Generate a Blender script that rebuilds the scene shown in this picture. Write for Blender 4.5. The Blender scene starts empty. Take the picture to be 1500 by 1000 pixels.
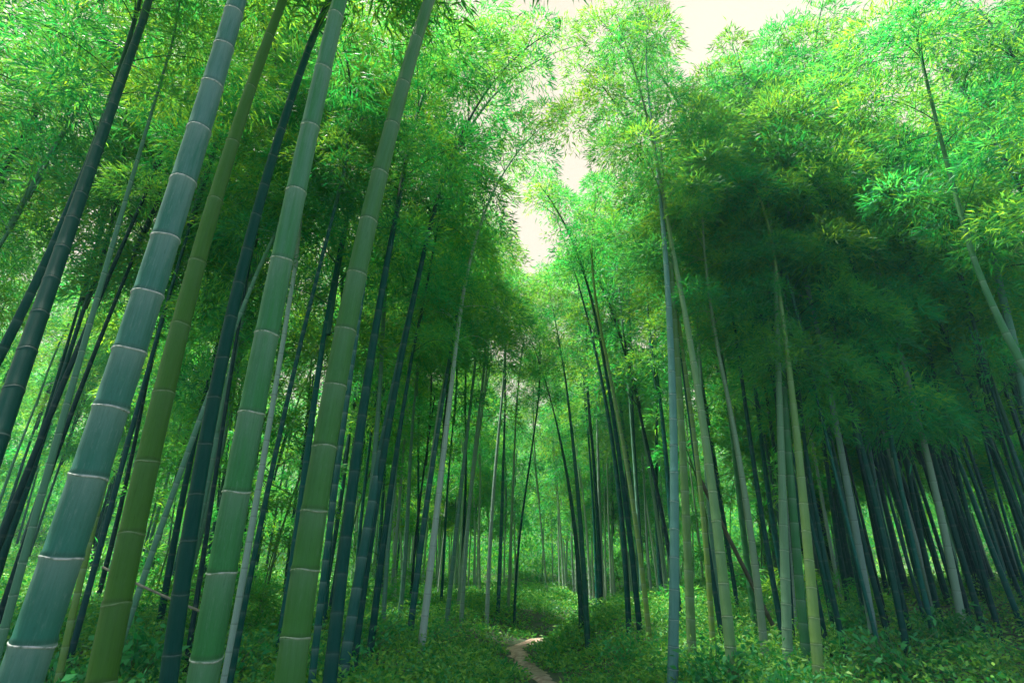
import bpy, math, random
import numpy as np
from mathutils import Vector, Matrix

random.seed(7)
S = bpy.context.scene
COL = S.collection
R = math.radians

# ------------------------------------------------------------------ camera
PITCH = R(22.9)
FPX = 804.0                      # focal length in units of a 1500 px wide frame
CAMZ = 1.6
cam = bpy.data.cameras.new("camera")
cam.sensor_width = 36.0
cam.lens = 36.0 * FPX / 1500.0
cam.clip_start = 0.05
cam.clip_end = 600.0
camo = bpy.data.objects.new("camera", cam)
camo.location = (0, 0, CAMZ)
camo.rotation_euler = (R(90) + PITCH, 0, 0)
COL.objects.link(camo)
S.camera = camo
CP, SP = math.cos(PITCH), math.sin(PITCH)


def ray(px, py):
    xc, yc = (px - 750.0) / FPX, (500.0 - py) / FPX
    return np.array([xc, CP - yc * SP, SP + yc * CP])


def pix(p):
    x, y, z = p[0], p[1], p[2] - CAMZ
    zc = y * CP + z * SP
    yc = -y * SP + z * CP
    return 750 + FPX * x / zc, 500 - FPX * yc / zc


# ------------------------------------------------------------------ terrain
PATH_PTS = [(0.9, -6.0), (0.75, 0.0), (0.62, 6.0), (0.42, 9.5), (0.12, 11.2), (0.10, 12.4), (0.45, 13.6),
            (1.3, 15.2), (2.6, 18.0), (3.6, 22.0), (4.0, 30.0), (5.0, 40.0)]
_py = np.array([p[1] for p in PATH_PTS]); _px = np.array([p[0] for p in PATH_PTS])


CORR = [(0.8, -6.0), (0.62, 6.0), (0.3, 11.0), (0.45, 13.6), (0.5, 19.0), (0.9, 26.0), (1.4, 40.0)]


def corridor_x(y):
    return np.interp(y, [c[1] for c in CORR], [c[0] for c in CORR])


def path_x(y):
    return np.interp(y, _py, _px)


def sstep(a, b, x):
    t = np.clip((x - a) / (b - a), 0, 1)
    return t * t * (3 - 2 * t)


def ground(x, y):
    x = np.asarray(x, float); y = np.asarray(y, float)
    h = 0.02 * np.clip(y, 0, 22)
    dx = x - path_x(y)
    h = h + 0.30 * sstep(0.35, 2.2, np.abs(dx)) * sstep(4, 9, y)
    h = h + 0.20 * sstep(0.3, 1.4, dx) * sstep(9, 13, y) * sstep(26, 16, y)
    h = h + 0.09 * np.clip(-x - 3.0, 0, 40) + 0.05 * np.clip(x - 4.0, 0, 40)
    d = np.hypot(x, y)
    h = h + 0.16 * np.clip(d - 34.0, 0, 60)
    h = h + 0.07 * np.sin(1.3 * x + 0.7 * y) * np.sin(0.9 * y - 0.4 * x + 1) + 0.04 * np.sin(2.9 * x + 1.2) * np.sin(2.3 * y)
    return h


def gz(x, y):
    return float(ground(x, y))


# ------------------------------------------------------------------ helpers
def tag(o, label=None, cat=None, group=None, kind=None):
    if label: o["label"] = label
    if cat: o["category"] = cat
    if group: o["group"] = group
    if kind: o["kind"] = kind
    return o


def np_mesh(name, verts, faces4=None, faces3=None, mats=(), fmat4=None, smooth4=None, attrs=None):
    """Mesh from arrays: quads first, then triangles."""
    verts = np.asarray(verts, np.float32)
    me = bpy.data.meshes.new(name)
    n4 = 0 if faces4 is None else len(faces4)
    n3 = 0 if faces3 is None else len(faces3)
    loops = []
    if n4: loops.append(np.asarray(faces4, np.int32).ravel())
    if n3: loops.append(np.asarray(faces3, np.int32).ravel())
    loops = np.concatenate(loops)
    me.vertices.add(len(verts)); me.vertices.foreach_set("co", verts.ravel())
    me.loops.add(len(loops)); me.loops.foreach_set("vertex_index", loops)
    me.polygons.add(n4 + n3)
    st = np.concatenate([np.arange(n4) * 4, n4 * 4 + np.arange(n3) * 3]).astype(np.int32)
    me.polygons.foreach_set("loop_start", st)
    for m in mats: me.materials.append(m)
    if fmat4 is not None:
        me.polygons.foreach_set("material_index", np.concatenate([fmat4, np.zeros(n3, int)]).astype(np.int32))
    if smooth4 is not None:
        me.polygons.foreach_set("use_smooth", np.concatenate([smooth4, np.zeros(n3, bool)]))
    if attrs:
        for k, (typ, arr) in attrs.items():
            a = me.attributes.new(k, typ, 'POINT')
            a.data.foreach_set("value" if typ == 'FLOAT' else "vector", np.asarray(arr, np.float32).ravel())
    me.update(calc_edges=True)
    return me


def link(name, data, parent=None, loc=None, rot=None, scale=None):
    o = bpy.data.objects.new(name, data)
    COL.objects.link(o)
    if parent: o.parent = parent
    if loc is not None: o.location = loc
    if rot is not None: o.rotation_euler = rot
    if scale is not None: o.scale = (scale,) * 3 if np.isscalar(scale) else scale
    return o


def norm(a):
    return a / np.maximum(np.linalg.norm(a, axis=-1, keepdims=True), 1e-9)


def tube(path, radii, sides, cap=True):
    """(verts, quads) of a tube through PATH."""
    path = np.asarray(path, float); radii = np.asarray(radii, float)
    tan = norm(np.gradient(path, axis=0))
    ref = np.array([1.0, 0, 0]) if abs(tan[0][0]) < 0.8 else np.array([0, 1.0, 0])
    u = norm(np.cross(tan, ref)); v = np.cross(tan, u)
    a = np.arange(sides) * 2 * math.pi / sides
    vs = path[:, None, :] + radii[:, None, None] * (np.cos(a)[None, :, None] * u[:, None, :] + np.sin(a)[None, :, None] * v[:, None, :])
    n = len(path)
    i = np.arange(n - 1)[:, None] * sides; j = np.arange(sides)[None, :]; j2 = (j + 1) % sides
    f = np.stack([i + j, i + j2, i + sides + j2, i + sides + j], -1).reshape(-1, 4)
    return vs.reshape(-1, 3), f


# ------------------------------------------------------------------ materials
def new_mat(name):
    m = bpy.data.materials.new(name); m.use_nodes = True
    nt = m.node_tree
    for n in list(nt.nodes): nt.nodes.remove(n)
    out = nt.nodes.new("ShaderNodeOutputMaterial")
    return m, nt, out


def N(nt, t, **kw):
    n = nt.nodes.new(t)
    for k, v in kw.items():
        if k in n.inputs.keys(): n.inputs[k].default_value = v
        else: setattr(n, k, v)
    return n


def mixc(nt, fac, a, b, blend='MIX'):
    n = nt.nodes.new("ShaderNodeMix"); n.data_type = 'RGBA'; n.blend_type = blend
    for idx, v in ((0, fac), (6, a), (7, b)):
        if isinstance(v, bpy.types.NodeSocket): nt.links.new(v, n.inputs[idx])
        else: n.inputs[idx].default_value = v if not isinstance(v, tuple) else (*v, 1.0)[:4]
    return n.outputs[2]


def maprange(nt, v, a, b, c, d):
    n = nt.nodes.new("ShaderNodeMapRange")
    nt.links.new(v, n.inputs[0])
    for i, x in enumerate((a, b, c, d)): n.inputs[i + 1].default_value = x
    return n.outputs[0]


def leaf_mat(name, c_dark, c_light, transl, tfac=0.5, rough=0.5, spec=0.25, clump=False):
    m, nt, out = new_mat(name)
    g = N(nt, "ShaderNodeNewGeometry"); oi = N(nt, "ShaderNodeObjectInfo")
    ta = N(nt, "ShaderNodeAttribute", attribute_name="tone")
    tone = ta.outputs["Fac"] if clump else g.outputs["Random Per Island"]
    c1 = mixc(nt, tone, c_dark, c_light)
    t1 = maprange(nt, oi.outputs["Random"], 0, 1, 0.72, 1.25)
    hs = N(nt, "ShaderNodeHueSaturation"); nt.links.new(c1, hs.inputs["Color"]); nt.links.new(t1, hs.inputs["Value"])
    p = N(nt, "ShaderNodeBsdfPrincipled"); nt.links.new(hs.outputs[0], p.inputs["Base Color"])
    p.inputs["Roughness"].default_value = rough; p.inputs["Specular IOR Level"].default_value = spec
    t = N(nt, "ShaderNodeBsdfTranslucent")
    pw = N(nt, "ShaderNodeMath", operation='POWER'); nt.links.new(tone, pw.inputs[0]); pw.inputs[1].default_value = 2.0
    c2 = mixc(nt, pw.outputs[0], (0.016, 0.44, 0.068), transl)
    hs2 = N(nt, "ShaderNodeHueSaturation"); nt.links.new(c2, hs2.inputs["Color"]); nt.links.new(t1, hs2.inputs["Value"])
    nt.links.new(hs2.outputs[0], t.inputs["Color"])
    mx = N(nt, "ShaderNodeMixShader"); mx.inputs[0].default_value = tfac
    nt.links.new(p.outputs[0], mx.inputs[1]); nt.links.new(t.outputs[0], mx.inputs[2])
    nt.links.new(mx.outputs[0], out.inputs[0])
    return m


M_LEAF = leaf_mat("bamboo leaf", (0.002, 0.13, 0.10), (0.028, 0.26, 0.058), (0.42, 0.60, 0.008), clump=True)
M_YOUNG = leaf_mat("young bamboo leaf", (0.02, 0.18, 0.05), (0.11, 0.30, 0.025), (0.38, 0.56, 0.010), 0.5, clump=True)
M_COVER = leaf_mat("ground cover leaf", (0.02, 0.26, 0.08), (0.26, 0.50, 0.06), (0.30, 0.58, 0.03), 0.35, 0.45, 0.3)
M_SHRUB = leaf_mat("shrub leaf", (0.015, 0.18, 0.06), (0.06, 0.32, 0.09), (0.15, 0.5, 0.04), 0.3, 0.5, 0.2)


def culm_mat(name, ringmix=True):
    """Culm skin: colour from the object colour, waxy bloom, long streaks, blotches and a pale band at each node."""
    m, nt, out = new_mat(name)
    oi = N(nt, "ShaderNodeObjectInfo")
    at = N(nt, "ShaderNodeAttribute", attribute_name="strk")
    mp = N(nt, "ShaderNodeVectorMath", operation='MULTIPLY'); nt.links.new(at.outputs["Vector"], mp.inputs[0])
    mp.inputs[1].default_value = (9, 9, 1.3)
    n1 = N(nt, "ShaderNodeTexNoise", Scale=1.0, Detail=6.0, Roughness=0.65); nt.links.new(mp.outputs[0], n1.inputs["Vector"])
    mp2 = N(nt, "ShaderNodeVectorMath", operation='MULTIPLY'); nt.links.new(at.outputs["Vector"], mp2.inputs[0])
    mp2.inputs[1].default_value = (1.6, 1.6, 2.4)
    n2 = N(nt, "ShaderNodeTexNoise", Scale=1.0, Detail=3.0); nt.links.new(mp2.outputs[0], n2.inputs["Vector"])
    mp3 = N(nt, "ShaderNodeVectorMath", operation='MULTIPLY'); nt.links.new(at.outputs["Vector"], mp3.inputs[0])
    mp3.inputs[1].default_value = (40, 40, 22)
    n3 = N(nt, "ShaderNodeTexNoise", Scale=1.0, Detail=4.0, Roughness=0.7); nt.links.new(mp3.outputs[0], n3.inputs["Vector"])
    base = oi.outputs["Color"]
    wax = mixc(nt, 0.02, base, (0.20, 0.36, 0.34))
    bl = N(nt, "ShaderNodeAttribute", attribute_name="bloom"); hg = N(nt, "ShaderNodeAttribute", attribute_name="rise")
    def mul(a, b):
        q = N(nt, "ShaderNodeMath", operation='MULTIPLY')
        nt.links.new(a, q.inputs[0])
        if isinstance(b, float): q.inputs[1].default_value = b
        else: nt.links.new(b, q.inputs[1])
        return q.outputs[0]
    base = mixc(nt, mul(mul(maprange(nt, hg.outputs["Fac"], 0.2, 0.6, 0.0, 1.0), oi.outputs["Alpha"]), 0.62), base, (0.13, 0.23, 0.23))  # greyer with height: sky reflection on the upper culm put into the colour
    bm = mul(mul(bl.outputs["Fac"], oi.outputs["Alpha"]), maprange(nt, n2.outputs[0], 0.3, 0.65, 0.15, 0.85))
    base = mixc(nt, bm, base, (0.22, 0.30, 0.28))
    f1 = maprange(nt, n2.outputs[0], 0.4, 0.66, 0.0, 0.75)
    c = mixc(nt, f1, base, wax)
    f2 = maprange(nt, n1.outputs[0], 0.42, 0.72, 0.0, 0.5)
    dk = mixc(nt, 1.0, c, (0.62, 0.66, 0.62), 'MULTIPLY')
    c = mixc(nt, f2, c, dk)
    al = maprange(nt, oi.outputs["Alpha"], 0.0, 1.0, 0.08, 1.0)
    f3 = mul(maprange(nt, n3.outputs[0], 0.63, 0.78, 0.0, 0.5), al)
    c = mixc(nt, f3, c, mixc(nt, 0.12, base, (0.22, 0.25, 0.19)))
    ra = N(nt, "ShaderNodeAttribute", attribute_name="ring")
    rn = maprange(nt, n3.outputs[0], 0.3, 0.7, 0.55, 1.0)
    ml = N(nt, "ShaderNodeMath", operation='MULTIPLY'); nt.links.new(ra.outputs["Fac"], ml.inputs[0]); nt.links.new(rn, ml.inputs[1])
    rc = mixc(nt, maprange(nt, oi.outputs["Alpha"], 0.0, 1.0, 0.08, 0.5), base, (0.42, 0.46, 0.42))
    c = mixc(nt, ml.outputs[0], c, rc)
    sa = N(nt, "ShaderNodeAttribute", attribute_name="scar")
    c = mixc(nt, mul(sa.outputs["Fac"], maprange(nt, n3.outputs[0], 0.35, 0.6, 0.2, 0.8)), c, mixc(nt, 0.5, base, (0.02, 0.03, 0.02)))
    mp4 = N(nt, "ShaderNodeVectorMath", operation='MULTIPLY'); nt.links.new(at.outputs["Vector"], mp4.inputs[0]); mp4.inputs[1].default_value = (5, 5, 16)
    n4 = N(nt, "ShaderNodeTexNoise", Scale=1.0, Detail=8.0, Roughness=0.75); nt.links.new(mp4.outputs[0], n4.inputs["Vector"])
    c = mixc(nt, mul(maprange(nt, n4.outputs[0], 0.54, 0.68, 0.0, 0.7), al), c, mixc(nt, 0.35, base, (0.22, 0.28, 0.25)))
    c = mixc(nt, maprange(nt, n4.outputs[0], 0.32, 0.44, 0.55, 0.0), c, mixc(nt, 1.0, base, (0.5, 0.55, 0.5), 'MULTIPLY'))
    p = N(nt, "ShaderNodeBsdfPrincipled"); nt.links.new(c, p.inputs["Base Color"])
    rg = maprange(nt, n2.outputs[0], 0.35, 0.7, 0.4, 0.6); nt.links.new(rg, p.inputs["Roughness"])
    p.inputs["Specular IOR Level"].default_value = 0.08
    b = N(nt, "ShaderNodeBump", Strength=0.12, Distance=0.004); nt.links.new(n1.outputs[0], b.inputs["Height"])
    nt.links.new(b.outputs[0], p.inputs["Normal"])
    nt.links.new(p.outputs[0], out.inputs[0])
    return m


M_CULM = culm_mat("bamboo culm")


def simple_mat(name, c1, c2, scale=8.0, rough=0.7, lo=0.35, hi=0.65, detail=6.0, bump=0.0):
    m, nt, out = new_mat(name)
    tc = N(nt, "ShaderNodeTexCoord")
    n = N(nt, "ShaderNodeTexNoise", Scale=scale, Detail=detail, Roughness=0.65); nt.links.new(tc.outputs["Object"], n.inputs["Vector"])
    f = maprange(nt, n.outputs[0], lo, hi, 0, 1)
    p = N(nt, "ShaderNodeBsdfPrincipled"); nt.links.new(mixc(nt, f, c1, c2), p.inputs["Base Color"])
    p.inputs["Roughness"].default_value = rough
    if bump:
        b = N(nt, "ShaderNodeBump", Strength=0.6, Distance=bump); nt.links.new(n.outputs[0], b.inputs["Height"])
        nt.links.new(b.outputs[0], p.inputs["Normal"])
    nt.links.new(p.outputs[0], out.inputs[0])
    return m


def ring_mat():
    m, nt, out = new_mat("node wax")
    oi = N(nt, "ShaderNodeObjectInfo"); tc = N(nt, "ShaderNodeTexCoord")
    n = N(nt, "ShaderNodeTexNoise", Scale=45.0, Detail=4.0); nt.links.new(tc.outputs["Object"], n.inputs["Vector"])
    pale = mixc(nt, maprange(nt, oi.outputs["Alpha"], 0.0, 1.0, 0.03, 0.7), oi.outputs["Color"], (0.66, 0.60, 0.62))
    dull = mixc(nt, maprange(nt, oi.outputs["Alpha"], 0.0, 1.0, 0.03, 0.3), oi.outputs["Color"], (0.30, 0.28, 0.26))
    p = N(nt, "ShaderNodeBsdfPrincipled"); nt.links.new(mixc(nt, maprange(nt, n.outputs[0], 0.36, 0.60, 0, 1), dull, pale), p.inputs["Base Color"])
    p.inputs["Roughness"].default_value = 0.65
    nt.links.new(p.outputs[0], out.inputs[0])
    return m


M_RING = ring_mat()
def stem_mat():
    m, nt, out = new_mat("upper culm and twigs")
    oi = N(nt, "ShaderNodeObjectInfo")
    p = N(nt, "ShaderNodeBsdfPrincipled"); nt.links.new(mixc(nt, 0.25, oi.outputs["Color"], (0.06, 0.13, 0.04)), p.inputs["Base Color"])
    p.inputs["Roughness"].default_value = 0.55; p.inputs["Specular IOR Level"].default_value = 0.15
    nt.links.new(p.outputs[0], out.inputs[0])
    return m


M_STEM = stem_mat()
M_TWIG = simple_mat("bamboo twig", (0.06, 0.12, 0.03), (0.12, 0.18, 0.05), 6.0, 0.5)
M_SOIL = simple_mat("leaf litter", (0.015, 0.05, 0.03), (0.07, 0.09, 0.04), 5.0, 0.9, bump=0.03)
M_PATH = simple_mat("path earth", (0.20, 0.13, 0.09), (0.46, 0.34, 0.27), 9.0, 0.9, bump=0.02)
M_DEAD = simple_mat("dead culm", (0.10, 0.10, 0.07), (0.20, 0.19, 0.14), 9.0, 0.6)
M_DARKDEAD = simple_mat("rotting culm", (0.03, 0.035, 0.02), (0.07, 0.07, 0.04), 9.0, 0.7)


# ------------------------------------------------------------------ leaves
def leaf_tone(n, plume, rng):
    return np.repeat(np.clip(0.55 * plume + 0.45 * rng.random(n), 0, 1), 4)


def leaf_quads(P, D, L, W, rng, sag=0.18, up=None):
    """Diamond leaves: base P, direction D, length L, width W. Returns verts (n*4,3), faces."""
    n = len(P)
    rv = rng.normal(size=(n, 3))
    side = norm(np.cross(D, rv) + 1e-6)
    nor = np.cross(side, D)
    flip = np.where(nor[:, 2:3] < 0, -1.0, 1.0)
    side *= flip; nor *= flip
    L = L[:, None]; W = W[:, None]
    mid = P + D * L * 0.38 + nor * L * 0.03
    tip = P + D * L - np.array([0, 0, 1.0]) * L * sag
    V = np.stack([P, mid + side * W * 0.5, tip, mid - side * W * 0.5], 1).reshape(-1, 3)
    F = (np.arange(n) * 4)[:, None] + np.arange(4)[None, :]
    return V, F


def crown_arrays(seed, L=6.0, Rm=1.35, arch=0.16, dens=1.0, skip=0.5, stem_r=0.03, tuft=1.0, nleaf=265, lsize=1.25):
    """A bamboo's crown: arching stem top, branches at the nodes, each ending in dome-shaped plumes of hanging leaves."""
    rng = np.random.default_rng(seed)
    t = np.linspace(0, 1, 28)

    def stem(t):
        t = np.asarray(t, float)
        return np.stack([arch * L * t ** 2.3, 0.02 * L * np.sin(2.1 * t), L * (t - 0.10 * arch / 0.16 * t ** 3)], -1)
    TV, TF = tube(stem(t), stem_r * (1 - t) ** 0.8 + 0.004, 7)
    tv, tf, off = [TV], [TF], len(TV)
    P, D, TN = [], [], []

    def plume(c, hd, r, n):
        TN.append(np.full(n, rng.random()))
        d = rng.normal(size=(n, 3)); d[:, 2] = np.abs(d[:, 2]) * 0.85 + 0.06 + 0.12 * rng.normal(size=n)
        d = norm(d + 0.35 * hd)
        rr = r * (0.30 + 0.70 * rng.random(n) ** 0.38)
        lump = 1 + 0.28 * np.sin(5 * d[:, 0] + seed + c[2] * 7) * np.sin(4 * d[:, 1] + c[0] * 5)
        p = c + d * (rr * lump)[:, None] * np.array([1.0, 1.0, 0.78])
        p[:, 2] -= 0.42 * ((p[:, 0] - c[0]) ** 2 + (p[:, 1] - c[1]) ** 2) / r
        P.append(p); D.append(norm(d * 0.8 + rng.normal(size=(n, 3)) * 0.38 + np.array([0, 0, -0.22])))
    z = 0.0
    az = rng.uniform(0, 6.28)
    while z < L * 0.985:
        tt = z / L
        z += rng.uniform(0.22, 0.36)
        az += math.pi + rng.normal() * 0.55
        prof = min(1.0, 0.62 + 1.5 * tt) * (1 - tt) ** 0.62 + 0.13
        for k in range(2):
            if rng.random() < skip: continue
            a = az + (k - 0.5) * 1.0 + rng.normal() * 0.25
            lb = Rm * 1.1 * prof * rng.uniform(0.5, 1.25)
            e = R(rng.uniform(20, 50) + 15 * tt)
            droop = rng.uniform(0.3, 0.65)
            b0 = stem(tt)
            hd = np.array([math.cos(a), math.sin(a), 0.0])

            def br(u):
                u = np.asarray(u, float)[:, None]
                return b0 + hd * (lb * math.cos(e) * u) + np.array([0, 0, 1.0]) * (lb * math.sin(e) * u - droop * lb * u ** 2.2)
            bu = np.linspace(0, 1, 6)
            V, F = tube(br(bu), 0.007 * (1 - bu) + 0.0025, 3)
            tv.append(V); tf.append(F + off); off += len(V)
            r = (0.20 + 0.27 * lb) * rng.uniform(0.75, 1.2) * tuft
            m = nleaf * dens * (r / 0.38) ** 1.9
            plume(br([0.92])[0], hd, r, int(m))
            if lb > 0.75:
                plume(br([0.5])[0] + rng.normal(size=3) * 0.12, hd * 0, r * 0.66, int(m * 0.36))
            # loose sprays that stick out of the plume
            q = int(m * 0.09)
            TN.append(np.full(q, rng.random()))
            base = br(np.minimum(1.0, 0.3 + 0.8 * rng.random(q)))
            dd = norm(hd * 0.5 + rng.normal(size=(q, 3)) * 0.7 + np.array([0, 0, 0.1]))
            P.append(base + dd * (rng.random(q) * r * 1.35)[:, None] + np.array([0, 0, -0.05]))
            D.append(norm(dd + np.array([0, 0, -0.35]) + rng.normal(size=(q, 3)) * 0.3))
    P = np.concatenate(P); D = np.concatenate(D)
    n = len(P)
    LV, LF = leaf_quads(P, D, rng.uniform(0.07, 0.13, n) * lsize, rng.uniform(0.012, 0.018, n) * lsize, rng)
    return np.concatenate(tv), np.concatenate(tf), LV, LF, leaf_tone(n, np.concatenate(TN), rng)


def crown_mesh(name, seed, leafmat=None, **kw):
    TV, TF, LV, LF, tn = crown_arrays(seed, **kw)
    V = np.concatenate([TV, LV]); F = np.concatenate([TF, LF + len(TV)])
    fm = np.concatenate([np.zeros(len(TF), int), np.ones(len(LF), int)])
    return np_mesh(name, V, F, mats=(M_STEM, leafmat or M_LEAF), fmat4=fm, smooth4=fm == 0, attrs={"tone": ('FLOAT', np.concatenate([np.zeros(len(TV)), tn]))})


CROWNS = [crown_mesh("crown", 11 + i, L=6.0, Rm=[1.35, 1.15, 1.5, 1.25, 1.4, 1.05][i], arch=[0.14, 0.2, 0.1, 0.26, 0.17, 0.3][i],
                     dens=[1.0, 0.8, 1.1, 0.9, 1.0, 0.75][i]) for i in range(6)]
CROWN_SPARSE = crown_mesh("crown", 41, L=6.0, Rm=0.8, arch=0.12, dens=0.7, skip=0.55, tuft=0.8)
YOUNGS = [crown_mesh("crown", 61 + i, L=3.0, Rm=1.0, arch=[0.2, 0.3, 0.15][i], dens=1.0, leafmat=M_YOUNG, stem_r=0.012, tuft=0.7) for i in range(3)]


# ------------------------------------------------------------------ culms
def culm_mesh(name, curve, length, rad, node_s, sides, ring_in_skin=True, seed=0):
    """curve(s)->(n,3) points, rad(s)->radius, node_s: distances of the nodes along the culm."""
    rng = np.random.default_rng(seed)
    ss, kk, rg = [0.0], [1.0], [0.0]
    prof = ((-0.030, 1.0, 0.25), (-0.012, 1.006, 0.6), (-0.005, 1.04, 1.0), (0.0, 1.05, 1.0), (0.0045, 1.012, 0.5), (0.011, 1.045, 0.25), (0.024, 0.985, 0.0)) if sides >= 12 else \
           ((-0.02, 1.0, 0.1), (-0.006, 1.05, 1.0), (0.006, 1.05, 1.0), (0.02, 0.98, 0.0))
    last = 0.0
    for s in node_s:
        if s - 0.04 <= ss[-1] or s + 0.03 > length: continue
        if sides >= 12:
            for q in (0.33, 0.66):
                ss.append(last + (s - 0.03 - last) * q); kk.append(1.0); rg.append(0.0)
        j = rng.uniform(0.8, 1.2)
        for d, k, g in prof:
            ss.append(s + d); kk.append(1 + (k - 1) * j); rg.append(g)
        last = s + 0.024
    ss.append(length); kk.append(1.0); rg.append(0.0)
    ss = np.array(ss); kk = np.array(kk); rg = np.array(rg)
    o = np.argsort(ss); ss, kk, rg = ss[o], kk[o], rg[o]
    path = curve(ss)
    r = rad(ss) * kk
    V, F = tube(path, r, sides)
    a = np.arange(sides) * 2 * math.pi / sides
    strk = np.stack([np.broadcast_to(np.cos(a)[None], (len(ss), sides)), np.broadcast_to(np.sin(a)[None], (len(ss), sides)),
                     np.broadcast_to(ss[:, None], (len(ss), sides))], -1).reshape(-1, 3) + np.array([seed * 1.7, seed * 0.9, 0])
    mids = [q for q in node_s if q < length]
    frac = np.zeros(len(ss))
    for k_, q in enumerate(ss):
        hi_ = next((m_ for m_ in mids if m_ >= q - 0.001), length); lo_ = max([m_ for m_ in mids if m_ < q - 0.001], default=0.0)
        frac[k_] = (q - lo_) / max(hi_ - lo_, 1e-3)
    near_ = np.array([min([q - m_ for m_ in mids if q >= m_], default=9.0) for q in ss])
    scar = np.repeat(np.where((near_ > 0.002) & (near_ < 0.013), 1.0, 0.0), sides)
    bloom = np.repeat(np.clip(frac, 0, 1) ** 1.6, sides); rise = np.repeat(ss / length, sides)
    ring = np.repeat(rg if ring_in_skin else rg * 0.35, sides)
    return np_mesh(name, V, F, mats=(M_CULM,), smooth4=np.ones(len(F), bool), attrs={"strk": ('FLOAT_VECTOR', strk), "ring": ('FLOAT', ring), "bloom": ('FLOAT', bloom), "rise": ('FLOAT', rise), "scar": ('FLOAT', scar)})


def ring_mesh(c, tan, r, sides=32):
    """A waxy ridge round a node, just proud of the culm."""
    ref = Vector((1, 0, 0)); u = Vector(tan).cross(ref).normalized(); v = Vector(tan).cross(u)
    ps = ((-0.006, 1.01), (-0.005, 1.05), (-0.002, 1.072), (0.0014, 1.068), (0.003, 1.01))
    rng = np.random.default_rng(int(abs(c[2]) * 1000))
    ph = rng.uniform(0, 6.28)
    V = []
    for d, k in ps:
        for i in range(sides):
            a = i * 2 * math.pi / sides
            w = 0.0022 * math.sin(3 * a + ph) + 0.006 * math.sin(a + 2.3 * ph) * math.sin(7.7 * ph)
            V.append(Vector(tan) * (d + w) + (u * math.cos(a) + v * math.sin(a)) * (r * k))
    F = []
    for i in range(len(ps) - 1):
        for j in range(sides):
            j2 = (j + 1) % sides
            F.append((i * sides + j, i * sides + j2, (i + 1) * sides + j2, (i + 1) * sides + j))
    return np_mesh("node_ring", [tuple(x) for x in V], F, mats=(M_RING,), smooth4=np.ones(len(F), bool))


def basis(z, xdir):
    z = Vector(z).normalized(); x = Vector(xdir); x = (x - z * x.dot(z)).normalized(); y = z.cross(x)
    return Matrix((x, y, z)).transposed()


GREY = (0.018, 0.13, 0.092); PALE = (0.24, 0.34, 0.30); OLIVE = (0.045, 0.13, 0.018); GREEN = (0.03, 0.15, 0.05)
LIME = (0.13, 0.23, 0.05); DARK = (0.001, 0.052, 0.042); TEAL = (0.003, 0.085, 0.072); MID = (0.08, 0.21, 0.14); STRAW = (0.09, 0.19, 0.07)


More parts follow.
